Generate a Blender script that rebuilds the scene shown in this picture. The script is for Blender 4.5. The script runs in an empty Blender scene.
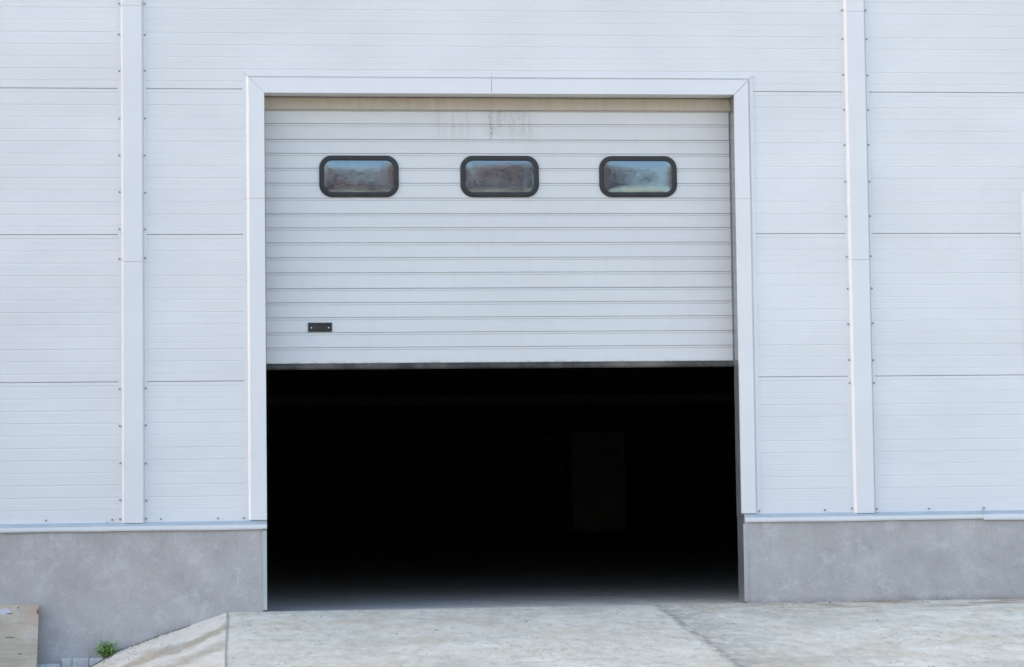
import bpy, bmesh, math, random
from mathutils import Vector, Matrix, noise
random.seed(7)
S = bpy.context.scene
COL = S.collection
R = math.radians

# ------------------------------------------------------------------ helpers
class MB:
    def __init__(self): self.bm = bmesh.new()
    def quad(self, *p, mi=0):
        f = self.bm.faces.new([self.bm.verts.new(v) for v in p]); f.material_index = mi; return f
    def box(self, x0, x1, y0, y1, z0, z1, bevel=0.0):
        b = bmesh.new(); bmesh.ops.create_cube(b, size=1.0)
        for v in b.verts:
            v.co = Vector(((x0+x1)/2+v.co.x*(x1-x0), (y0+y1)/2+v.co.y*(y1-y0), (z0+z1)/2+v.co.z*(z1-z0)))
        if bevel: bmesh.ops.bevel(b, geom=list(b.edges), offset=bevel, segments=2, affect='EDGES', profile=0.6)
        self.merge(b)
    def merge(self, b, M=None):
        if M is not None: b.transform(M)
        me = bpy.data.meshes.new('t'); b.to_mesh(me); b.free(); self.bm.from_mesh(me); bpy.data.meshes.remove(me)
    def prism(self, prof, a, b, axis='X', cap=True):
        """closed profile [(p,q)...] swept from a to b.  axis X: prof=(y,z); axis Z: prof=(x,y)"""
        def P(pt, t): return (t, pt[0], pt[1]) if axis == 'X' else (pt[0], pt[1], t)
        va = [self.bm.verts.new(P(q, a)) for q in prof]; vb = [self.bm.verts.new(P(q, b)) for q in prof]
        n = len(prof)
        for i in range(n):
            j = (i+1) % n
            self.bm.faces.new((va[i], va[j], vb[j], vb[i]))
        if cap:
            self.bm.faces.new(va[::-1]); self.bm.faces.new(vb)
    def cyl(self, c, r, h, seg=12, axis='Y', r2=None):
        b = bmesh.new(); bmesh.ops.create_cone(b, cap_ends=True, segments=seg, radius1=r, radius2=r if r2 is None else r2, depth=h)
        M = Matrix.Translation(c)
        if axis == 'Y': M = M @ Matrix.Rotation(R(90), 4, 'X')
        if axis == 'X': M = M @ Matrix.Rotation(R(90), 4, 'Y')
        self.merge(b, M)
    def build(self, name, mat, parent=None, smooth=False):
        bmesh.ops.recalc_face_normals(self.bm, faces=list(self.bm.faces))
        me = bpy.data.meshes.new(name); self.bm.to_mesh(me); self.bm.free()
        if mat: me.materials.append(mat)
        if smooth:
            for p in me.polygons: p.use_smooth = True
        o = bpy.data.objects.new(name, me); COL.objects.link(o)
        if parent is not None: o.parent = parent
        return o

def tag(o, label=None, cat=None, group=None, kind=None):
    if label: o['label'] = label
    if cat: o['category'] = cat
    if group: o['group'] = group
    if kind: o['kind'] = kind
    return o
def empty(name, loc=(0, 0, 0)):
    o = bpy.data.objects.new(name, None); o.location = loc; COL.objects.link(o); return o
def inst(o, loc, parent, scale=None, name=None):
    c = o.copy(); COL.objects.link(c); c.parent = parent; c.location = loc
    if scale: c.scale = scale
    return c

# ------------------------------------------------------------------ materials
class Mat:
    def __init__(self, name, rough=.5, spec=.5, metal=0., ior=1.5):
        self.m = bpy.data.materials.new(name); self.m.use_nodes = True
        self.t = self.m.node_tree; self.b = self.t.nodes['Principled BSDF']
        self.b.inputs['Roughness'].default_value = rough
        self.b.inputs['Metallic'].default_value = metal
        self.b.inputs['IOR'].default_value = ior
        self.b.inputs['Specular IOR Level'].default_value = spec
        self.tc = self.t.nodes.new('ShaderNodeTexCoord')
    def n(self, typ, **kw):
        nd = self.t.nodes.new(typ)
        for k, v in kw.items():
            if k in nd.inputs: nd.inputs[k].default_value = v
            else: setattr(nd, k, v)
        return nd
    def l(self, a, b): self.t.links.new(a, b)
    def map(self, scale=(1, 1, 1), loc=(0, 0, 0)):
        mp = self.n('ShaderNodeMapping'); mp.inputs['Scale'].default_value = scale; mp.inputs['Location'].default_value = loc
        self.l(self.tc.outputs['Object'], mp.inputs['Vector']); return mp.outputs[0]
    def noise(self, s=1., scale=(1, 1, 1), loc=(0, 0, 0), detail=4, rough=.55, dist=0.):
        nd = self.n('ShaderNodeTexNoise'); nd.inputs['Scale'].default_value = s
        nd.inputs['Detail'].default_value = detail; nd.inputs['Roughness'].default_value = rough; nd.inputs['Distortion'].default_value = dist
        self.l(self.map(scale, loc), nd.inputs['Vector']); return nd.outputs['Fac']
    def ramp(self, fac, a, b, va=0., vb=1.):
        nd = self.n('ShaderNodeMapRange'); nd.clamp = True
        for k, v in zip(('From Min', 'From Max', 'To Min', 'To Max'), (a, b, va, vb)): nd.inputs[k].default_value = v
        self.l(fac, nd.inputs['Value']); return nd.outputs[0]
    def mix(self, fac, a, b, mode='MIX'):
        nd = self.n('ShaderNodeMix', data_type='RGBA', blend_type=mode)
        for sock, v in ((nd.inputs[0], fac), (nd.inputs[6], a), (nd.inputs[7], b)):
            if isinstance(v, (int, float)): sock.default_value = v
            elif isinstance(v, tuple): sock.default_value = (*v, 1)
            else: self.l(v, sock)
        return nd.outputs[2]
    def math(self, op, a, b=0.):
        nd = self.n('ShaderNodeMath', operation=op)
        for sock, v in ((nd.inputs[0], a), (nd.inputs[1], b)):
            if isinstance(v, (int, float)): sock.default_value = v
            else: self.l(v, sock)
        return nd.outputs[0]
    def col(self, c):
        if isinstance(c, tuple): self.b.inputs['Base Color'].default_value = (*c, 1)
        else: self.l(c, self.b.inputs['Base Color'])
    def rough(self, c): self.l(c, self.b.inputs['Roughness'])
    def bump(self, h, strength=.3, dist=.01):
        nd = self.n('ShaderNodeBump'); nd.inputs['Strength'].default_value = strength; nd.inputs['Distance'].default_value = dist
        self.l(h, nd.inputs['Height']); self.l(nd.outputs[0], self.b.inputs['Normal'])

def coated_steel(name, c, rough=.38, dirt=.05, wave=.25):
    M = Mat(name, rough=rough)
    n1 = M.noise(.8, (1, 1, 2.2), detail=3); n2 = M.noise(9, (1, 1, .25), (3, 1, 0), detail=5)
    c2 = tuple(x*(1-dirt*1.6) for x in c)
    col = M.mix(M.ramp(n1, .35, .7), c, c2)
    col = M.mix(M.ramp(n2, .55, .8, 0, .35), col, tuple(x*(1-dirt*2.2) for x in c))
    M.col(col)
    M.rough(M.ramp(n2, .3, .7, rough-.05, rough+.08))
    if wave:
        M.bump(M.noise(1.0, (.35, 1, 2.4), (9, 2, 4), detail=2), strength=wave, dist=.006)
    return M.m

m_clad = coated_steel('cladding steel', (.70, .70, .705))
m_trim = coated_steel('trim steel', (.70, .70, .71), rough=.33, dirt=.03, wave=.12)
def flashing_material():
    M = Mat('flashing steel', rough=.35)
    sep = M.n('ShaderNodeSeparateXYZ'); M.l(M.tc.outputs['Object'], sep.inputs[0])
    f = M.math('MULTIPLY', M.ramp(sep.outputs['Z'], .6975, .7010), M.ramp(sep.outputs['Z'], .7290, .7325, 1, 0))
    ledge_tone = M.mix(M.ramp(M.noise(5, (1, 3, 3), detail=6, rough=.7), .35, .65), (.33, .385, .42), (.41, .47, .50))  # mottled blue-grey, darker than the lip, over the sloping ledge only
    M.col(M.mix(f, (.66, .68, .71), ledge_tone)); return M.m
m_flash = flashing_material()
m_liner = coated_steel('jamb liner steel', (.17, .195, .225), rough=.13, dirt=.12, wave=.08)
m_liner.node_tree.nodes['Principled BSDF'].inputs['IOR'].default_value = 2.0

m_corner = coated_steel('weathered corner trim', (.50, .54, .53), rough=.5, dirt=.2, wave=0)
def door_material():
    M = Mat('door steel', rough=.36)
    c = (.625, .635, .645)
    n1 = M.noise(1.1, (.5, 1, 1.6), detail=3); n2 = M.noise(14, (1, 1, .2), detail=5)
    col = M.mix(M.ramp(n1, .35, .7), c, tuple(x*.93 for x in c))
    col = M.mix(M.ramp(n2, .5, .8, 0, .3), col, tuple(x*.86 for x in c))
    # drips of dirt under the joint of the header trim
    sep = M.n('ShaderNodeSeparateXYZ'); M.l(M.tc.outputs['Object'], sep.inputs[0])
    X, Z = sep.outputs['X'], sep.outputs['Z']
    top = M.ramp(Z, 3.80, 3.90); 
    def band(x0, x1, soft):
        return M.math('MULTIPLY', M.ramp(X, x0-soft, x0), M.ramp(X, x1, x1+soft, 1, 0))
    b1 = M.math('MULTIPLY', band(2.075, 2.10, .008), .55)
    b2 = M.math('MULTIPLY', band(2.10, 2.42, .10), .10)
    b3 = M.math('MULTIPLY', band(1.66, 1.88, .08), .10)
    streak = M.ramp(M.noise(26, (1, 1, .10), (1, 0, 0), detail=6, rough=.7), .46, .60)
    speck = M.ramp(M.noise(45, (1, 1, .8), (4, 0, 0), detail=6, rough=.8), .42, .62)
    f = M.math('ADD', M.math('MULTIPLY', M.math('ADD', b2, b3), M.math('MULTIPLY', streak, 1.6)), M.math('MULTIPLY', b1, speck))
    f = M.math('ADD', f, M.math('MULTIPLY', M.math('MULTIPLY', b2, speck), .7))
    b4 = M.math('MULTIPLY', M.math('MULTIPLY', band(2.09, 2.36, .09), .22), M.ramp(M.noise(30, (1, 1, .8), (7, 0, 0), detail=7, rough=.85), .44, .60))
    f = M.math('ADD', f, M.math('MULTIPLY', b4, M.ramp(Z, 3.86, 3.93)))
    f = M.math('MINIMUM', M.math('MULTIPLY', f, top), .8)
    col = M.mix(f, col, (.20, .19, .18))
    # road splash along the bottom edge
    low = M.math('MULTIPLY', M.ramp(Z, 2.005, 2.03, 1, 0), M.ramp(M.noise(18, (1, 1, 1), detail=6), .45, .7))
    col = M.mix(M.math('MULTIPLY', low, .6), col, (.25, .23, .2))
    M.col(col)
    M.rough(M.ramp(n2, .3, .7, .32, .45))
    M.bump(M.noise(1.3, (.35, 1, 2.2), detail=2), strength=.2, dist=.006)
    return M.m
m_door = door_material()

def top_seal_material():
    M = Mat('tan seal rubber', rough=.7)
    n = M.noise(20, (1, 1, .2), detail=5)
    M.col(M.mix(M.ramp(n, .3, .75), (.47, .425, .36), (.40, .36, .31))); return M.m
m_topseal = top_seal_material()

def rubber(name, a, b, s=6):
    M = Mat(name, rough=.75)
    M.col(M.mix(M.ramp(M.noise(s, (1, 1, 1), detail=6, rough=.7), .42, .62), a, b)); return M.m
m_black = rubber('black rubber', (.022, .024, .028), (.035, .037, .04))
m_sideseal = rubber('grey side seal', (.20, .205, .215), (.26, .265, .27))
m_seal = rubber('dusty bottom seal', (.030, .031, .034), (.15, .14, .125), s=1.0)
m_screw = Mat('zinc screw', rough=.5, metal=.3); m_screw.col((.27, .28, .31)); m_screw = m_screw.m
m_steelpin = Mat('bright pin', rough=.3, metal=1.); m_steelpin.col((.8, .8, .8)); m_steelpin = m_steelpin.m

def pane_material():
    M = Mat('acrylic pane', rough=.03, ior=2.6, spec=.5)
    n = M.noise(7, detail=5)
    M.col(M.mix(M.ramp(n, .45, .75), (.018, .034, .060), (.05, .07, .095)))
    M.b.inputs['Specular Tint'].default_value = (.70, .88, 1, 1)
    M.rough(M.ramp(M.noise(12, detail=5, loc=(2, 2, 2)), .4, .8, .03, .16))
    M.bump(M.noise(5, (1, 1, 1), detail=2), strength=.05, dist=.01)
    return M.m
m_pane = pane_material()

def plinth_material():
    M = Mat('grey concrete render', rough=.9, spec=0.)
    big = M.noise(1.1, (1, 1, 1.2), detail=5, rough=.6, dist=.4)
    cloud = M.noise(3.6, (1, 1, 1), (5, 0, 2), detail=9, rough=.72, dist=.15)
    streak = M.noise(16, (1, 1, .07), detail=4)
    fine = M.noise(60, detail=5, rough=.7)
    col = M.mix(M.ramp(big, .3, .7), (.405, .390, .382), (.475, .458, .45))
    col = M.mix(M.ramp(cloud, .50, .63, 0, .6), col, (.55, .53, .535))
    col = M.mix(M.ramp(cloud, .47, .33, 0, .6), col, (.34, .33, .33))
    col = M.mix(M.ramp(streak, .45, .75, 0, .35), col, (.46, .45, .43))
    sep = M.n('ShaderNodeSeparateXYZ'); M.l(M.tc.outputs['Object'], sep.inputs[0])
    foot = M.math('MULTIPLY', M.ramp(M.math('ADD', sep.outputs['Z'], M.math('MULTIPLY', M.math('SUBTRACT', cloud, .5), .12)), -.005, .045, 1, 0), M.ramp(sep.outputs['X'], 3.5, 3.6))
    col = M.mix(M.math('MULTIPLY', foot, .55), col, (.27, .255, .24))
    vs = M.noise(28, (1, 1, .05), (2, 0, 3), detail=5, rough=.7)
    col = M.mix(M.math('MULTIPLY', M.ramp(vs, .50, .66), M.ramp(sep.outputs['Z'], .30, .68, .03, .28)), col, (.30, .285, .275))
    spot = M.noise(5.5, (1, 1, 1.2), (11, 0, 5), detail=8, rough=.72, dist=.3)
    col = M.mix(M.ramp(spot, .54, .67, 0, .6), col, (.58, .57, .57))
    # damp light crust in scratches
    scr = M.noise(8, (.5, 1, 2.5), (7, 3, 1), detail=8, rough=.75, dist=1.5)
    col = M.mix(M.ramp(scr, .64, .72, 0, .6), col, (.60, .60, .60))
    col = M.mix(M.ramp(fine, .35, .75, 0, .28), col, (.2, .2, .2))
    M.col(col)
    M.bump(M.math('ADD', fine, M.math('MULTIPLY', cloud, 2.)), strength=.25, dist=.003)
    return M.m
m_plinth = plinth_material()

def concrete_ground(name, flank=False, seam=False):
    M = Mat(name, rough=.95, spec=0.)
    sep = M.n('ShaderNodeSeparateXYZ'); M.l(M.tc.outputs['Object'], sep.inputs[0])
    X, Y, Z = sep.outputs
    # seen at a very flat angle: marks are kept long in y so that they do not average out
    big = M.noise(1.1, (1, .6, 1), detail=6, rough=.6, dist=.3)
    col = M.mix(M.ramp(big, .3, .7), (.555, .535, .45), (.69, .665, .57))
    warm = M.noise(1.5, (1, .8, 1), (4, 7, 0), detail=8, rough=.7, dist=.4)
    col = M.mix(M.ramp(warm, .49, .64, 0, .75), col, (.57, .50, .375))
    grain = M.noise(10, (1, .42, 1), (1, 2, 0), detail=9, rough=.8, dist=.3)
    col = M.mix(M.ramp(grain, .52, .60, 0, .5), col, (.39, .38, .33))
    col = M.mix(M.ramp(grain, .47, .34, 0, .6), col, (.78, .765, .70))
    pit = M.noise(24, (1, .35, 1), (3, 3, 0), detail=6, rough=.8)
    area = M.ramp(M.noise(1.0, (1, .6, 1), (8, 1, 0), detail=3), .45, .62)
    col = M.mix(M.math('MULTIPLY', M.ramp(pit, .59, .65), M.math('ADD', M.math('MULTIPLY', area, .7), .3)), col, (.15, .14, .12))
    scrape = M.noise(5, (.5, 2.2, 1), (13, 3, 0), detail=8, rough=.75)
    col = M.mix(M.math('MULTIPLY', M.ramp(scrape, .56, .64), M.math('ADD', M.math('MULTIPLY', area, .5), .12)), col, (.36, .35, .31))
    if seam:
        # larger worn and damp patches
        worn = M.noise(.75, (1, 1.1, 1), (21, 4, 0), detail=9, rough=.68, dist=.5)
        col = M.mix(M.ramp(worn, .53, .62, 0, .4), col, (.42, .40, .33))
        col = M.mix(M.ramp(worn, .44, .36, 0, .35), col, (.80, .78, .70))
        wob = M.math('MULTIPLY', M.math('SUBTRACT', M.noise(2.2, (1, 1, 1), detail=7, rough=.75), .5), .09)
        d = M.math('ADD', M.math('SUBTRACT', X, 3.385), wob)
        w = M.ramp(M.math('ABSOLUTE', d), .015, .06, 1, 0)
        brk = M.ramp(M.noise(14, (1, .5, 1), detail=6, rough=.8), .38, .56)
        col = M.mix(M.math('MULTIPLY', M.math('MULTIPLY', w, brk), .75), col, (.22, .22, .20))
        # scuffed dusty margin right of the joint
        mg = M.math('MULTIPLY', M.ramp(d, .0, .05), M.ramp(d, .10, .75, 1, 0))
        col = M.mix(M.math('MULTIPLY', mg, M.ramp(M.noise(7, (1, .7, 1), (3, 9, 0), detail=8, rough=.8), .42, .56, 0, .75)), col, (.35, .35, .31))
        # brown dust gathered in front of the right plinth
        br = M.math('MULTIPLY', M.ramp(Y, -.9, -.25), M.ramp(X, 3.9, 4.6))
        br = M.math('MULTIPLY', br, M.ramp(M.noise(2.2, (.8, 2.2, 1), (2, 5, 0), detail=7, rough=.7), .47, .60))
        col = M.mix(M.math('MULTIPLY', br, .9), col, (.33, .255, .18))
        # seam at the crest of the left flank
        e = M.math('ABSOLUTE', M.math('SUBTRACT', M.math('ADD', X, M.math('MULTIPLY', M.math('SUBTRACT', M.noise(3, (1, 1, 1), detail=5), .5), .03)), -.105))
        col = M.mix(M.math('MULTIPLY', M.ramp(e, .004, .022, 1, 0), .6), col, (.20, .195, .18))
    if flank:
        col = M.mix(.35, col, (.60, .60, .585))
        # muddy wash marks running down the flank
        t = M.math('ADD', M.math('MULTIPLY', Y, 1.0), M.math('MULTIPLY', X, -.55))
        wob = M.math('MULTIPLY', M.math('SUBTRACT', M.noise(2.4, (1, .7, 1), detail=9, rough=.78), .5), 1.3)
        tt = M.math('ADD', t, wob)
        b1 = M.math('MULTIPLY', M.ramp(tt, -1.25, -1.0), M.ramp(tt, -.85, -.6, 1, 0))
        b2 = M.math('MULTIPLY', M.ramp(tt, -2.2, -1.9), M.ramp(tt, -1.75, -1.45, 1, 0))
        f = M.math('MULTIPLY', M.math('ADD', b1, M.math('MULTIPLY', b2, .7)), M.ramp(grain, .38, .56, .6, 1))
        col = M.mix(M.math('MINIMUM', M.math('MULTIPLY', f, 1.0), .8), col, (.33, .29, .22))
        low = M.math('MULTIPLY', M.ramp(Z, -.38, -.18, 1, 0), M.ramp(warm, .4, .6, .05, .6))
        col = M.mix(low, col, (.44, .39, .315))
    M.col(col)
    h = M.math('ADD', grain, M.math('MULTIPLY', pit, -.8))
    M.bump(h, strength=.5, dist=.006)
    return M.m
m_apron = concrete_ground('apron concrete', seam=True)
m_flank = concrete_ground('flank concrete', flank=True)

def floor_material():
    M = Mat('hall floor concrete', rough=.9, spec=0.)
    n = M.noise(1.2, (1, 1, 1), detail=7, rough=.65, dist=.6); f = M.noise(20, (.5, 2, 1), detail=7, rough=.75)
    col = M.mix(M.ramp(n, .3, .7), (.32, .315, .305), (.42, .41, .395))
    col = M.mix(M.ramp(f, .55, .7, 0, .5), col, (.33, .31, .29))
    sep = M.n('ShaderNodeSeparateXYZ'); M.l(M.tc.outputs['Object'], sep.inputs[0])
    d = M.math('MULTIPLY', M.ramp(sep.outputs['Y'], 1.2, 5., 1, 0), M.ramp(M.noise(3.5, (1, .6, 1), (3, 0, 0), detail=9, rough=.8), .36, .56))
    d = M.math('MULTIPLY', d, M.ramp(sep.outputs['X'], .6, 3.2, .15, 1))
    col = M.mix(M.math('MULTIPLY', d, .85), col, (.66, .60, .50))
    M.col(col); M.bump(f, strength=.3, dist=.003); return M.m
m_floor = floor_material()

def yard_material():
    M = Mat('yard gravel ground', rough=.95, spec=0.)
    n = M.noise(.35, detail=8, rough=.65); f = M.noise(30, detail=6, rough=.8)
    col = M.mix(M.ramp(n, .3, .7), (.17, .15, .12), (.25, .23, .19))
    col = M.mix(M.ramp(f, .45, .65, 0, .6), col, (.14, .125, .10))
    col = M.mix(M.ramp(f, .42, .30, 0, .5), col, (.46, .45, .43))
    M.col(col); M.bump(f, strength=.6, dist=.01); return M.m
m_yard = yard_material()

def simple(name, a, b, s=3., rough=.8, lo=.35, hi=.65):
    M = Mat(name, rough=rough); M.col(M.mix(M.ramp(M.noise(s, detail=6), lo, hi), a, b)); return M.m
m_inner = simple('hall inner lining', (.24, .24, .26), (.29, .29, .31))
m_innerdoor = simple('hall inner door', (.80, .80, .82), (.85, .85, .86))
m_innerdoor2 = simple('hall second inner door', (.36, .36, .37), (.42, .42, .43))
m_beam = simple('hall beam paint', (.78, .78, .80), (.85, .85, .87))
m_lining = simple('white lining panel', (.72, .72, .75), (.76, .76, .79))
m_roof = simple('roof sheet', (.40, .41, .42), (.46, .47, .48))
m_block = simple('edging concrete', (.36, .385, .40), (.50, .52, .53), s=14)
m_bark = simple('bark', (.09, .07, .055), (.15, .12, .09), s=9)
m_twigs = simple('autumn leaves', (.24, .15, .11), (.38, .24, .17), s=2)
m_twigs2 = simple('bare twigs', (.22, .18, .16), (.32, .26, .23), s=2)
m_stone = simple('pebble', (.38, .36, .33), (.62, .60, .56), s=25, rough=.9)

def leaf_material():
    M = Mat('weed leaf', rough=.55)
    M.col(M.mix(M.ramp(M.noise(14, detail=3), .35, .65), (.22, .42, .10), (.42, .58, .22)))
    M.b.inputs['Subsurface Weight'].default_value = 0
    return M.m
m_leaf = leaf_material()
m_stem = simple('weed stem', (.10, .14, .05), (.14, .17, .07))

def plywood():
    M = Mat('weathered plywood', rough=.85)
    sep = M.n('ShaderNodeSeparateXYZ'); M.l(M.tc.outputs['Object'], sep.inputs[0]); X, Y, Z = sep.outputs
    g = M.noise(9, (.35, 1, 3.5), detail=8, rough=.7, dist=.4); n = M.noise(4, (1, 1, 1.3), (3, 3, 3), detail=5, dist=.6)
    col = M.mix(M.ramp(n, .3, .7), (.40, .345, .27), (.49, .43, .35))
    col = M.mix(M.ramp(g, .45, .66, 0, .75), col, (.33, .29, .235))
    col = M.mix(M.ramp(n, .60, .70, 0, .5), col, (.50, .49, .46))
    # pinker upper right corner, rusty chip at the edge
    pk = M.math('MULTIPLY', M.ramp(X, -.16, -.03), M.ramp(Z, .20, .44))
    col = M.mix(M.math('MULTIPLY', pk, .6), col, (.46, .33, .25))
    def spot(x, z, rx, rz, sharp=.25):
        dx = M.math('DIVIDE', M.math('SUBTRACT', X, x), rx); dz = M.math('DIVIDE', M.math('SUBTRACT', Z, z), rz)
        q = M.math('ADD', M.math('MULTIPLY', dx, dx), M.math('MULTIPLY', dz, dz))
        q = M.math('ADD', q, M.math('MULTIPLY', M.math('SUBTRACT', M.noise(30, detail=6), .5), 3.2))
        return M.ramp(q, 1., 1.+sharp, 1, 0)
    col = M.mix(M.math('MULTIPLY', spot(-.006, .445, .008, .018, 1.6), .85), col, (.17, .055, .035))
    col = M.mix(M.math('MULTIPLY', spot(-.27, .445, .045, .024), .8), col, (.50, .51, .60))
    for (x, z, a, b) in ((-.225, .428, .026, .0035), (-.215, .238, .030, .0035), (-.13, .105, .016, .004), (-.16, .475, .006, .006)):
        col = M.mix(M.math('MULTIPLY', spot(x, z, a, b, .8), .85), col, (.06, .05, .045))
    M.col(col); M.bump(g, strength=.5, dist=.002); return M.m
m_ply = plywood()

# ------------------------------------------------------------------ dimensions (metres, floor of hall = 0, wall face y = 0)
OX0, OX1, OZ = .213, 4.101, 4.205           # clear opening
PL = .730                                   # top of plinth flashing at the wall
J = [.667 + 1.19*i for i in range(8)]       # horizontal panel joints
STR = [-.8545 + 5.972*k for k in range(-7, 4)]   # axes of the cover strips
XW0, XW1, ZTOP, DEP = STR[0]-.2, STR[-1]+.2, J[7], 38.2

hall = empty('warehouse')
tag(hall, 'white metal clad warehouse on a grey concrete plinth with a half raised sectional door', 'building')

# cladding panels with shallow micro ribs, one mesh per panel
def panel(x0, x1, z0, z1, ref):
    m = MB(); g = .0026
    pts = [(.012, z0+g*.2), (.003, z0+g), (0, z0+g+.004)]
    p = 1.19/12
    k = 1
    zz = ref + p - .036
    while zz < z1-.02:
        if zz > z0+.02:
            d = .0020 + .0009*math.sin(k*2.1+ref)
            pts += [(0, zz-.0065), (d, zz-.0025), (d, zz+.0025), (0, zz+.0065)]
            hm = zz+p/2
            if hm < z1-.03: pts += [(0, hm-.004), (.0007, hm), (0, hm+.004)]
        k += 1; zz = ref + p*k - .036
    pts += [(0, z1-g-.004), (.003, z1-g), (.012, z1-g*.2)]
    pts += [(.10, z1-.001), (.10, z0+.001)]
    m.prism(pts, x0, x1, 'X')
    return m.build('cladding_panel', m_clad, hall)
for i in range(len(STR)-1):
    a, b = STR[i]+.02, STR[i+1]-.02
    for r in range(7):
        z0, z1 = J[r], J[r+1]
        if abs(STR[i]+.8545) < .01 and r < 3:
            panel(a, .095, z0, z1, z0); panel(4.205, b, z0, z1, z0)
        else:
            panel(a, b, z0, z1, z0)

# screw shared mesh
def screw_mesh():
    m = MB(); m.cyl((0, -.0015, 0), .0085, .003, 14); m.cyl((0, -.0055, 0), .0055, .006, 6)
    o = m.build('screw', m_screw); return o
scr = screw_mesh(); first_scr = [True]
def put_screw(x, y, z, parent):
    if first_scr[0]:
        first_scr[0] = False; scr.location = (x, y, z); scr.parent = parent; return scr
    return inst(scr, (x, y, z), parent)

def zc(cx, cy): return None
# raised cover strips over the vertical joints
def strip(c, zlo, zhi, screws):
    m = MB()
    t = .0018
    pr = [(-.114, -.002), (-.0875, -.002), (-.0695, -.034), (.0785, -.034), (.0890, -.0007), (.0960, -.0007), (.0963, -.0050), (.116, -.0050)]
    back = [(.116, -.0005), (-.114, -.0005)]
    def seg(z0, z1, grow=0.):
        prof = [(c+x, y-grow) for x, y in pr] + [(c+x, y) for x, y in back]
        m.prism(prof, z0, z1, 'Z')
    seg(zlo, 2.8255); seg(2.827, 4.911, .0022); seg(4.9125, zhi, .0034) if zhi > 4.95 else None
    o = m.build('cover_strip', m_trim, hall)
    for z in screws:
        put_screw(c-.101+random.uniform(-.002, .002), -.0035, z+random.uniform(-.004, .004), o)
        put_screw(c+.1045+random.uniform(-.002, .002), -.0065, z+random.uniform(-.004, .004), o)
    return o
SL = [4.929, 4.675, 4.38, 3.988, 3.688, 3.387, 3.089, 2.853, 1.801, 1.502, 1.2, .905, .758]
SR = [4.928, 4.681, 4.379, 4.083, 3.789, 3.484, 3.195, 2.853, 2.588, 2.293, 1.992, 1.802, .759]
for i, s in enumerate(STR):
    if i == 7: strip(s, .724, ZTOP, SL)
    elif i == 8: strip(s+.016, .724, ZTOP, SR)
    elif i in (6, 9): strip(s, .724, ZTOP, SL)
    else: strip(s, .724, ZTOP, [])

# door surround: hat-shaped trims, mitred
def sweep_trim(name, prof, path, parent):
    """prof = [(u, y)] with u measured outward from the opening edge; path = list of (x, z, ux, uz) corner points and mitre outward vectors"""
    m = MB(); rings = []
    for (x, z, ux, uz) in path:
        rings.append([m.bm.verts.new((x+u*ux, y, z+u*uz)) for u, y in prof])
    n = len(prof)
    for a, b in zip(rings[:-1], rings[1:]):
        for i in range(n):
            j = (i+1) % n; m.bm.faces.new((a[i], a[j], b[j], b[i]))
    m.bm.faces.new(rings[0]); m.bm.faces.new(rings[-1][::-1])
    return m.build(name, m_trim, parent)
def tp(g=0.): return [(0, .01), (0, -.022-g), (.1265, -.022-g), (.1465, -.002-g), (.178, -.002-g), (.178, -.0004), (.004, -.0004), (.004, .01)]
g = .0022
sweep_trim('jamb_trim', tp(), [(OX0, .735, -1, 0), (OX0, 3.3385, -1, 0)], hall)
sweep_trim('jamb_trim', tp(g), [(OX0, 3.340, -1, 0), (OX0, OZ-.0006, -1, 1)], hall)
tpr = lambda g=0.: [(0, .01), (0, -.022-g), (.1165, -.022-g), (.1240, -.0007), (.1325, -.0007), (.1329, -.006-g), (.164, -.006-g), (.164, -.0003), (.004, -.0003), (.004, .01)]
sweep_trim('jamb_trim', tpr(), [(OX1, .735, 1, 0), (OX1, 3.3355, 1, 0)], hall)
sweep_trim('jamb_trim', tpr(g), [(OX1, 3.337, 1, 0), (OX1, OZ-.0006, 1, 1)], hall)
def th(q=0.): return [(0, .01), (0, -.022-q), (.1200, -.022-q), (.1205, -.0007), (.1355, -.0007), (.1360, -.011-q), (.164, -.011-q), (.164, -.0003), (.004, -.0003), (.004, .01)]
sweep_trim('header_trim', th(), [(OX0+.0012, OZ+.0008, -1, 1), (2.0735, OZ+.0008, 0, 1)], hall)
sweep_trim('header_trim', th(g), [(2.0765, OZ+.0008, 0, 1), (OX1-.0022, OZ+.0018, 1, 1)], hall)

# jamb and head linings of the reveal
m = MB(); m.box(OX0-.012, OX0-.002, .011, .2045, 0.0, OZ+.004); m.build('jamb_lining', m_liner, hall)
m = MB(); m.box(OX1+.001, OX1+.012, .011, .2045, .716, OZ+.004); m.build('jamb_lining', m_liner, hall)
m = MB(); m.box(4.1175, 4.129, .0101, .255, 0.0, .714); m.build('jamb_lining', m_liner, hall)
m = MB(); m.box(OX0, OX1, .011, .30, OZ+.001, OZ+.012); m.build('head_lining', m_trim, hall)
# structure wall behind the cladding
m = MB()
m.box(XW0, OX0-.013, .101, .204, -.6, ZTOP); m.box(OX1+.030, XW1, .101, .204, -.6, ZTOP); m.box(OX0-.013, OX1+.030, .101, .204, OZ+.013, ZTOP)
m.build('inner_wall', m_lining, hall)

# plinth left and right
m = MB(); m.box(XW0, .178, -.030, .100, -.75, .712); pl1 = m.build('plinth', m_plinth, hall)
m = MB(); m.box(4.130, XW1, -.030, .100, -.75, .712); pl2 = m.build('plinth', m_plinth, hall)
# corner trims of the plinth at the opening
m = MB(); m.prism([(.1785, -.036), (.2085, -.036), (.2105, -.034), (.2105, .010), (.2085, .010), (.2085, -.033), (.1785, -.033)], .012, .652, 'Z')
ct = m.build('corner_trim', m_corner, hall)
m = MB(); m.prism([(4.1165, .0095), (4.1165, -.0325), (4.1185, -.0345), (4.146, -.0335), (4.146, -.0305), (4.1185, -.0305), (4.1185, .0095)], .012, .650, 'Z')
m.build('corner_trim', m_plinth, hall)

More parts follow.
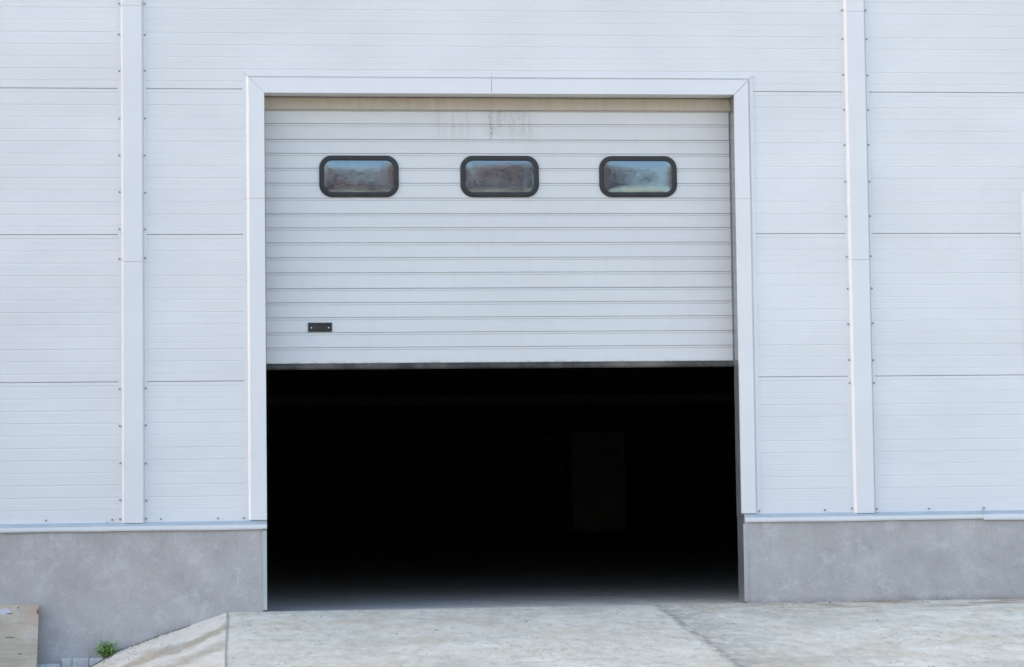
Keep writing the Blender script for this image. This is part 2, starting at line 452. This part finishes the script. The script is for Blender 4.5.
# drip flashing on top of the plinth (lapped lengths)
def flashing(x0, x1, dy, dz, screws):
    m = MB()
    pr = [(.0, PL+.009), (-.0015, PL+.009), (-.0025, PL+.002), (-.055-dy, PL-.026+dz), (-.0575-dy, PL-.030+dz), (-.0575-dy, PL-.058+dz), (-.050-dy, PL-.070+dz), (-.048-dy, PL-.069+dz), (-.0545-dy, PL-.057+dz), (-.0545-dy, PL-.031+dz), (-.001, PL-.003)]
    n = max(2, int((x1-x0)/.4)); rings = []
    for i in range(n+1):
        x = x0+(x1-x0)*i/n; wz = .0022*math.sin(x*2.7+x0)+.0012*math.sin(x*7.3)
        rings.append([m.bm.verts.new((x, y, z+(wz if y < -.04 else 0))) for y, z in pr])
    for a, b in zip(rings[:-1], rings[1:]):
        for i in range(len(pr)):
            j = (i+1) % len(pr); m.bm.faces.new((a[i], a[j], b[j], b[i]))
    m.bm.faces.new(rings[0]); m.bm.faces.new(rings[-1][::-1])
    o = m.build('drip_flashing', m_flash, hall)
    for x in screws: put_screw(x, -.003, .752, o)
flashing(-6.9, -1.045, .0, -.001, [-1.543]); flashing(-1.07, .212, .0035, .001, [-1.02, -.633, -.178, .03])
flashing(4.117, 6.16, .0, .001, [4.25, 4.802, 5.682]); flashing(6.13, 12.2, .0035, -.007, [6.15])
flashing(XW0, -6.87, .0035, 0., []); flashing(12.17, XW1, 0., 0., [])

# ------------------------------------------------------------------ sectional door
door = empty('sectional_door'); door.parent = hall
DY = .206; DX0, DX1 = .16, 4.146; RP = .1235
DB = 2.004; SH = .617
def door_section(z0, z1, ribs):
    m = MB()
    pts = [(DY+.010, z0), (DY+.003, z0+.0015), (DY, z0+.006)]
    for z in ribs:
        pts += [(DY, z-.0130), (DY+.0060, z-.0122), (DY+.0060, z-.0086), (DY+.0002, z-.0078), (DY+.0002, z+.0060), (DY+.012, z+.0064), (DY+.012, z+.0110), (DY, z+.0114)]
    pts += [(DY, z1-.0205), (DY+.0060, z1-.0197), (DY+.0060, z1-.0165), (DY+.0003, z1-.0157), (DY+.0003, z1-.0034), (DY+.010, z1-.0012)]
    pts += [(DY+.040, z1-.001), (DY+.040, z0+.001)]
    m.prism(pts, DX0, DX1, 'X')
    return m.build('door_section', m_door, door)
for k in range(4):
    z0 = DB + k*SH; z1 = min(z0+SH, 4.36)
    door_section(z0, z1, [z0+RP*i-.002 for i in range(1, 5) if z0+RP*i < z1-.03])
# the tan seal in front of the top of the door and the dark slot over it
m = MB(); m.prism([(.170, 4.103), (.173, 4.100), (.198, 4.100), (.198, 4.199), (.172, 4.199), (.168, 4.185)], OX0, OX1, 'X'); m.build('top_seal', m_topseal, door)
# bottom seal
m = MB()
prof = []
for i in range(13):
    a = math.pi + math.pi*i/12; prof.append((DY+.022+.022*math.cos(a), 1.975+.020*math.sin(a)))
m.prism([(DY+.003, DB)] + prof + [(DY+.041, DB)], DX0+.02, DX1-.02, 'X'); m.build('bottom_seal', m_seal, door, smooth=False)
# side seals
for x0 in (OX0+.001, OX1-.007):
    m = MB(); m.box(x0, x0+.006, .199, .2045, 2.0, 4.09); m.build('side_seal', m_sideseal, door)

# windows: rounded rubber frame with a bulged acrylic pane
def rrect(w, h, r, n=9):
    pts = []
    for cx, cz, a0 in ((w/2-r, h/2-r, 0), (-w/2+r, h/2-r, 90), (-w/2+r, -h/2+r, 180), (w/2-r, -h/2+r, 270)):
        for i in range(n+1):
            a = R(a0+90*i/n); pts.append((cx+r*math.cos(a), cz+r*math.sin(a)))
    return pts
def window_frame_mesh():
    m = MB(); W, H, RR = .655, .345, .105
    prof = [(0, .006), (0, -.010), (.006, -.017), (.030, -.020), (.037, -.018), (.041, -.010), (.041, .006)]
    rings = []
    for off, y in prof:
        rings.append([m.bm.verts.new((x, y, z)) for x, z in rrect(W-2*off, H-2*off, RR-off*.95)])
    n = len(rings[0])
    for a, b in zip(rings[:-1], rings[1:]):
        for i in range(n):
            j = (i+1) % n; m.bm.faces.new((a[i], a[j], b[j], b[i]))
    return m.build('window_frame', m_black, door, smooth=True)
def pane_mesh():
    bm = bmesh.new(); W, H, RR = .655-.070, .345-.070, .072
    rings = []; N = 16
    for k in range(N+1):
        s = 1-k/N*.999
        prof = []
        for x, z in rrect(W*s, H*s, max(RR*s, .0001)):
            u = abs(2*x/W); v = abs(2*z/H)
            bulge = (1-u**5)*(1-v**4)
            prof.append(bm.verts.new((x, -.0060-.0026*bulge, z)))
        rings.append(prof)
    n = len(rings[0])
    for a, b in zip(rings[:-1], rings[1:]):
        for i in range(n):
            j = (i+1) % n; bm.faces.new((a[i], a[j], b[j], b[i]))
    bm.faces.new(rings[-1])
    m = MB(); m.merge(bm); o = m.build('window_pane', m_pane, door, smooth=True); return o
wf, wp = window_frame_mesh(), pane_mesh()
for i, x in enumerate((.990, 2.156, 3.318)):
    for o in (wf, wp):
        q = o if i == 0 else inst(o, (0, 0, 0), door)
        q.location = (x, DY, 3.548); q.rotation_euler = ((0, 0, 0), (R(.12), 0, R(-.3)), (R(-.15), 0, R(.3)))[i]
# slight tilts above follow the buckled outer skin of the sections

# recessed handle with two pins
m = MB()
hx, hz = .659, 2.302
for x0, x1, z0, z1 in ((-.098, .098, .028, .0375), (-.098, .098, -.0375, -.028), (-.098, -.083, -.028, .028), (.083, .098, -.028, .028)):
    m.box(hx+x0, hx+x1, DY-.010, DY+.004, hz+z0, hz+z1)
m.box(hx-.083, hx+.083, DY-.003, DY+.0038, hz-.028, hz+.028)
m.box(hx-.055, hx+.055, DY-.0065, DY-.0031, hz-.020, hz+.012)
m.build('handle', m_black, door)
for s in (-1, 1):
    m = MB(); m.cyl((hx+s*.070, DY-.0065, hz-.004), .0055, .006, 12); m.build('pin', m_steelpin, door)

# ------------------------------------------------------------------ second frame at the right edge of the view (a window surround)
sw = empty('side_window'); sw.parent = hall
X0, X1, Z0, Z1 = 6.685, 8.20, 2.10, 3.25
def ring_trim(prof):
    m = MB(); rings = []
    for off, y in prof:
        rings.append([m.bm.verts.new((x, y, z)) for x, z in ((X0-off, Z0-off), (X1+off, Z0-off), (X1+off, Z1+off), (X0-off, Z1+off))])
    for a, b in zip(rings, rings[1:]+rings[:1]):
        for i in range(4):
            j = (i+1) % 4; m.bm.faces.new((a[i], a[j], b[j], b[i]))
    return m
ring_trim([(0, -.0022), (0, -.016), (.115, -.016), (.135, -.0045), (.158, -.0045), (.158, -.0022)]).build('window_surround', m_trim, sw)
m = MB(); m.box(X0, X1, -.012, -.0024, Z0, Z1); m.build('window_glass', m_pane, sw)

# ------------------------------------------------------------------ shell of the building and its interior
m = MB(); m.box(XW0, XW0+.1, .101, DEP+.2, -.6, ZTOP); m.build('end_wall', m_clad, hall)
m = MB(); m.box(XW1-.1, XW1, .101, DEP+.2, -.6, ZTOP); m.build('end_wall', m_clad, hall)
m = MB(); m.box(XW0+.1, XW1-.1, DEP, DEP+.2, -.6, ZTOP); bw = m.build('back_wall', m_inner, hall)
m = MB(); m.prism([(-.02, ZTOP+.002), (-.02, ZTOP+.25), (DEP/2, ZTOP+1.2), (DEP+.3, ZTOP+.25), (DEP+.3, ZTOP+.002)], XW0-.02, XW1+.02, 'X'); m.build('roof', m_lining, hall)
def inner_door(x0, x1, z1, mat):
    m = MB(); m.box(x0, x1, DEP-.06, DEP-.004, .0, z1); m.box(x0-.07, x0-.002, DEP-.09, DEP-.004, 0, z1+.07); m.box(x1+.002, x1+.07, DEP-.09, DEP-.004, 0, z1+.07); m.box(x0-.002, x1+.002, DEP-.09, DEP-.004, z1+.002, z1+.07)
    m.build('interior_door', mat, bw)
inner_door(7.83, 8.95, 2.26, m_innerdoor); inner_door(6.30, 7.48, 2.16, m_innerdoor2)
m = MB(); m.box(.6, 12.6, DEP-.35, DEP-.02, 3.00, 3.20); m.build('interior_beam', m_beam, hall)
for x in (.55, 12.7, -5.4, 18.7):
    m = MB(); m.box(x-.12, x-.105, DEP-.4, DEP-.02, 0, ZTOP); m.box(x+.105, x+.12, DEP-.4, DEP-.02, 0, ZTOP); m.box(x-.105, x+.105, DEP-.22, DEP-.2, 0, ZTOP); m.build('interior_column', m_beam, hall)

# ------------------------------------------------------------------ ground
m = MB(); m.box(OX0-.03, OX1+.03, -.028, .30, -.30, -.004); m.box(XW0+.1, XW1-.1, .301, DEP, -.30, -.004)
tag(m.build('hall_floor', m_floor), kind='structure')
m = MB(); s = 260.; m.quad((-s, -s, -.42), (s, -s, -.42), (s, s, -.42), (-s, s, -.42)); tag(m.build('ground', m_yard), kind='structure')

def sheet(name, mat, fn, x0, x1, y0, y1, nx, ny, base=-.60):
    m = MB(); V = [[None]*(ny+1) for _ in range(nx+1)]
    for i in range(nx+1):
        for j in range(ny+1):
            x = x0+(x1-x0)*i/nx; y = y0+(y1-y0)*j/ny
            V[i][j] = m.bm.verts.new((x, y, fn(x, y)))
    for i in range(nx):
        for j in range(ny): m.bm.faces.new((V[i][j], V[i+1][j], V[i+1][j+1], V[i][j+1]))
    o = m.build(name, mat, smooth=True)
    return tag(o, kind='structure')
def apz(x, y):
    n = noise.noise(Vector((x*1.3, y*1.3, 2)))*.006 + noise.noise(Vector((x*5, y*5, 7)))*.0016
    e = min(1., (-y-.03)/.4); 
    return .08*(y+.04) + n*max(.25, e) - .001
sheet('concrete_apron', m_apron, apz, -.115, 16., -8., -.031, 300, 150)
def fz(x, y):
    d = -.115 - x
    prof = [(0, 0), (.35, -.12), (.50, -.158), (.66, -.218), (.79, -.268), (.89, -.307), (1.04, -.386), (1.3, -.50), (3., -1.3)]
    z = 0
    for (a, za), (b, zb) in zip(prof[:-1], prof[1:]):
        if a <= d <= b: z = za+(zb-za)*(d-a)/(b-a)
    n = noise.noise(Vector((x*2.1, y*1.7, 5)))*.012 + noise.noise(Vector((x*9, y*9, 1)))*.003
    return z + .08*(y+.04)*(1-min(1, d/1.6)*.6) + n*min(1, d*4) - .003
sheet('ramp_flank', m_flank, fz, -2.6, -.114, -8., -.031, 130, 200)

# edging blocks at the foot of the plinth
bxs = [(-1.606, -1.535, -.382), (-1.531, -1.418, -.380), (-1.412, -1.332, -.336), (-1.328, -1.199, -.337), (-1.195, -1.085, -.339)]
labs = ['low pale edging block half hidden by the plywood board', 'low pale edging block just right of the plywood board edge',
        'raised edging block at the step of the row, short one', 'long edging block in the middle of the raised row', 'edging block nearest the green weed, end of the row']
for (a, b, zt), lb in zip(bxs, labs):
    m = MB(); m.box(-(b-a)/2, (b-a)/2, -.055, .055, -.16, 0, bevel=.004)
    o = m.build('edging_block', m_block); o.location = ((a+b)/2, -.088, zt); o.rotation_euler = (R(random.uniform(-1.5, 1.5)), 0, R(random.uniform(-1.2, 1.2)))
    tag(o, lb, 'edging block', 'concrete edging blocks along the plinth foot')

# pebbles and crumbs gathered at the foot of the flank
def rock(m, c, r):
    b = bmesh.new(); bmesh.ops.create_icosphere(b, subdivisions=1, radius=r)
    sx, sy, sz = random.uniform(.7, 1.3), random.uniform(.7, 1.3), random.uniform(.4, .8)
    for v in b.verts: v.co = Vector((v.co.x*sx, v.co.y*sy, v.co.z*sz))*random.uniform(.85, 1.15)
    m.merge(b, Matrix.Translation(c) @ Matrix.Rotation(random.uniform(0, 6), 4, 'Z'))
m = MB()
for i in range(420):
    x = random.choice((random.gauss(-.95, .12), random.uniform(-1.7, -.5))); y = -.04-abs(random.gauss(0, .09)) if random.random() < .7 else -random.uniform(.05, 1.2)
    if x > -.35: continue
    z = max(fz(x, y), -.42); rock(m, (x, y, z+.002), random.uniform(.003, .011))
tag(m.build('gravel', m_stone), 'scattered pale pebbles and crumbs at the foot of the ramp flank', 'gravel', kind='stuff')
m = MB()
for (x, y) in ((4.42, -.22), (4.80, -.10), (5.62, -.16), (5.9, -.45), (4.34, -.35), (3.0, -.55), (2.2, -.9), (.5, -.2), (.62, -.35), (1.2, -1.5), (4.9, -1.3), (2.7, -.2)):
    for k in range(random.randint(1, 3)):
        xx, yy = x+random.uniform(-.05, .05), y+random.uniform(-.05, .05)
        rock(m, (xx, yy, apz(xx, yy)+.002), random.uniform(.004, .009))
for k in range(26):
    xx, yy = random.uniform(.3, 4.0), random.uniform(.05, 2.2); rock(m, (xx, yy, -.003), random.uniform(.003, .008))
tag(m.build('grit', m_yard), 'dark crumbs of grit scattered on the concrete apron', 'grit', kind='stuff')

m = MB()
for i in range(2200):
    x = -1.12 + .72*random.random()**.8; y = -.036-abs(random.gauss(0, .012))
    rock(m, (x, y, fz(x, y)+.001), random.uniform(.005, .014)*(1-.6*max(0, (x+.75)/.35)))
for i in range(260):
    x = random.uniform(4.15, 7.2); y = -.036-abs(random.gauss(0, .008)); rock(m, (x, y, apz(x, y)), random.uniform(.002, .005))
for i in range(500):
    x = random.uniform(-1.62, -1.0); y = -.145-abs(random.gauss(0, .03)); rock(m, (x, y, max(fz(x, y), -.42)), random.uniform(.004, .014))
tag(m.build('soil', m_yard), 'dark soil crumbs caught in the joint between the plinth and the ground', 'soil', kind='stuff')

# ------------------------------------------------------------------ plywood board leaning on the plinth
m = MB(); m.box(-.95, 0, 0, .018, 0, .503, bevel=.0015)
b = m.build('plywood_board', m_ply); b.location = (-1.602, -.190, -.397); b.rotation_euler = (R(-14), R(1.0), 0)
# leans back so that its top edge rests against the plinth
tag(b, 'weathered plywood board with a rusty chipped corner leaning on the grey plinth', 'wooden board')

# ------------------------------------------------------------------ weed
w0 = (-1.065, -.115)
weed = empty('weed', (w0[0], w0[1], fz(*w0)-.004)); tag(weed, 'small bright green weed growing at the foot of the ramp flank by the plinth', 'plant')
ms, ml = MB(), MB()
def leaf(m, base, d, ln, wd):
    d = d.normalized(); up = Vector((0, 0, 1)); s = d.cross(up)
    s = s.normalized() if s.length > .01 else Vector((1, 0, 0)); nrm = s.cross(d)
    prev = None
    for i in range(6):
        t = i/5; w = wd*math.sin(math.pi*min(.98, .12+t*.88))**.8*(1 if t < .95 else .15)
        c = base + d*ln*t - up*(ln*.38*t*t) + nrm*0
        cur = [m.bm.verts.new(c-s*w+nrm*w*.35), m.bm.verts.new(c), m.bm.verts.new(c+s*w+nrm*w*.35)]
        if prev:
            m.bm.faces.new((prev[0], prev[1], cur[1], cur[0])); m.bm.faces.new((prev[1], prev[2], cur[2], cur[1]))
        prev = cur
for k in range(24):
    a = random.uniform(0, 6.28); h = random.uniform(.04, .135); lean = Vector((math.cos(a), math.sin(a)*.6, 0))*random.uniform(.01, .075)
    b0 = Vector((math.cos(a)*.012, math.sin(a)*.012, 0)); b1 = b0+lean+Vector((0, 0, h))
    bb = bmesh.new(); bmesh.ops.create_cone(bb, cap_ends=True, segments=6, radius1=.0022, radius2=.0012, depth=(b1-b0).length)
    ms.merge(bb, Matrix.Translation((b0+b1)/2) @ (b1-b0).to_track_quat('Z', 'Y').to_matrix().to_4x4())
    for q in range(9):
        t = .25+.75*q/8; c = b0.lerp(b1, t); aa = q*2.4+k
        leaf(ml, c, Vector((math.cos(aa), math.sin(aa), random.uniform(.25, 1.1))), random.uniform(.04, .075), random.uniform(.006, .011))
ms.build('stem', m_stem, weed); ml.build('leaves', m_leaf, weed)

# ------------------------------------------------------------------ trees across the yard (seen mirrored in the door windows)
def tree(x, y, h, spread, leafy, seed, label, n=5200):
    rnd = random.Random(seed); h *= 1.3; t = empty('autumn_tree', (x, y, -.42)); tag(t, label, 'tree', 'trees across the yard')
    mt, mc = MB(), MB(); tips = []
    def limb(p, d, ln, r, lev):
        q = p + d*ln
        bb = bmesh.new(); bmesh.ops.create_cone(bb, cap_ends=False, segments=7 if lev < 2 else 4, radius1=r, radius2=r*.66, depth=ln*1.04)
        mt.merge(bb, Matrix.Translation((p+q)/2) @ d.to_track_quat('Z', 'Y').to_matrix().to_4x4())
        if lev >= 2: tips.append((q, lev))
        if lev == 4: return
        for k in range(3 if lev else 4):
            a = rnd.uniform(0, 6.28); nd = (d + Vector((math.cos(a), math.sin(a), rnd.uniform(-.1, .5)))*spread).normalized()
            limb(q - d*ln*rnd.uniform(0, .3), nd, ln*rnd.uniform(.6, .82), r*.6, lev+1)
    limb(Vector((0, 0, 0)), Vector((rnd.uniform(-.04, .04), 0, 1)).normalized(), h*.30, h*.016, 0)
    for k in range(n):
        c, lev = rnd.choice(tips); g_ = h*.05
        c = c+Vector((rnd.gauss(0, g_), rnd.gauss(0, g_), rnd.gauss(0, g_)))
        s_ = rnd.uniform(.09, .2)
        a = Vector((rnd.uniform(-1, 1), rnd.uniform(-1, 1), rnd.uniform(-1, 1))).normalized(); e = a.orthogonal().normalized()
        if leafy: mc.quad(c-a*s_, c-e*s_*.7, c+a*s_, c+e*s_*.7)
        else: mc.quad(c-a*s_*2.6, c-e*.012, c+a*s_*2.6, c+e*.012)
    mt.build('trunk', m_bark, t); mc.build('crown', m_twigs if leafy else m_twigs2, t)
T = [(-9, -62, 13., .75, 0, 'tall bare grey tree at the far left of the tree row'),
     (-2.5, -58, 11.6, .8, 1, 'reddish leaved tree left of centre in the tree row'),
     (1.8, -56, 12.0, .8, 1, 'round russet tree facing the left door window'),
     (5.2, -60, 12.8, .75, 0, 'bare twiggy tree between two russet ones'),
     (8.2, -56, 14.6, .8, 1, 'tallest russet tree facing the middle door window'),
     (15.5, -68, 5.4, .8, 0, 'low bare tree in the gap of the tree row'),
     (18.6, -56, 14.5, .75, 1, 'broad orange brown tree right of the gap'),
     (25.5, -62, 12.5, .8, 0, 'bare dark tree at the far right of the tree row')]
for i, (x, y, h, sp, lf, lb) in enumerate(T): tree(x, y, h, sp, lf, 31+i, lb)
# hedge of scrub closing the yard
m = MB(); rnd = random.Random(5)
for k in range(26000):
    x = rnd.uniform(-70, 80); zmax = 5.6+1.6*noise.noise(Vector((x*.13, 0, 0)))+1.0*noise.noise(Vector((x*.6, 3, 0)))
    c = Vector((x, -47+rnd.uniform(-2.5, 2.5), -.4+rnd.random()**.8*zmax*(1.25 if x < 10 else .95))); s_ = rnd.uniform(.1, .28)
    a = Vector((rnd.uniform(-1, 1), rnd.uniform(-1, 1), rnd.uniform(-1, 1))).normalized(); e = a.orthogonal().normalized()
    m.quad(c-a*s_, c-e*s_*.7, c+a*s_, c+e*s_*.7)
tag(m.build('scrub', m_twigs), 'brown scrub closing the far side of the yard', 'scrub', kind='stuff')

# ------------------------------------------------------------------ camera
cam = bpy.data.cameras.new('camera'); co = bpy.data.objects.new('camera', cam); COL.objects.link(co)
r_ = Vector((0.99409773, -0.1077457, -0.01267154)); u_ = Vector((0.00572673, -0.06452228, 0.99789983)); f_ = Vector((0.10833702, 0.99208253, 0.06352442))
M4 = Matrix((( r_.x, u_.x, -f_.x, 0), (r_.y, u_.y, -f_.y, -20.33319), (r_.z, u_.z, -f_.z, .927), (0, 0, 0, 1)))
co.matrix_world = M4
cam.sensor_fit = 'HORIZONTAL'; cam.sensor_width = 36.; cam.lens = 2502.84/1024*36; cam.clip_start = .1; cam.clip_end = 2000
S.camera = co

# ------------------------------------------------------------------ light
EL, AZ = 27., 12.         # sun height, degrees behind the plane of the facade, from the left
sd = Vector((-math.cos(R(AZ))*math.cos(R(EL)), math.sin(R(AZ))*math.cos(R(EL)), math.sin(R(EL))))
L = bpy.data.lights.new('sun', 'SUN'); L.energy = 3.2; L.angle = R(.5); L.color = (1, .95, .88)
lo = bpy.data.objects.new('sun', L); COL.objects.link(lo); lo.rotation_euler = sd.to_track_quat('Z', 'Y').to_euler(); lo.location = (-20, 10, 30)
W = bpy.data.worlds.new('World'); S.world = W; W.use_nodes = True
nt = W.node_tree; bg = nt.nodes['Background']; sky = nt.nodes.new('ShaderNodeTexSky'); sky.sky_type = 'NISHITA'
sky.sun_disc = False; sky.sun_elevation = R(EL); sky.sun_rotation = math.atan2(sd.x, sd.y)
sky.air_density = 1.0; sky.dust_density = 1.5; sky.ozone_density = 1.0
wb = nt.nodes.new('ShaderNodeMix'); wb.data_type = 'RGBA'; wb.blend_type = 'MULTIPLY'; wb.inputs[0].default_value = 1.; wb.inputs[7].default_value = (1.03, .945, .875, 1)
nt.links.new(sky.outputs[0], wb.inputs[6]); nt.links.new(wb.outputs[2], bg.inputs[0]); bg.inputs[1].default_value = .14

S.view_settings.view_transform = 'Standard'; S.view_settings.look = 'None'; S.view_settings.gamma = 1
S.view_settings.exposure = 2.04
S.render.engine = 'CYCLES'
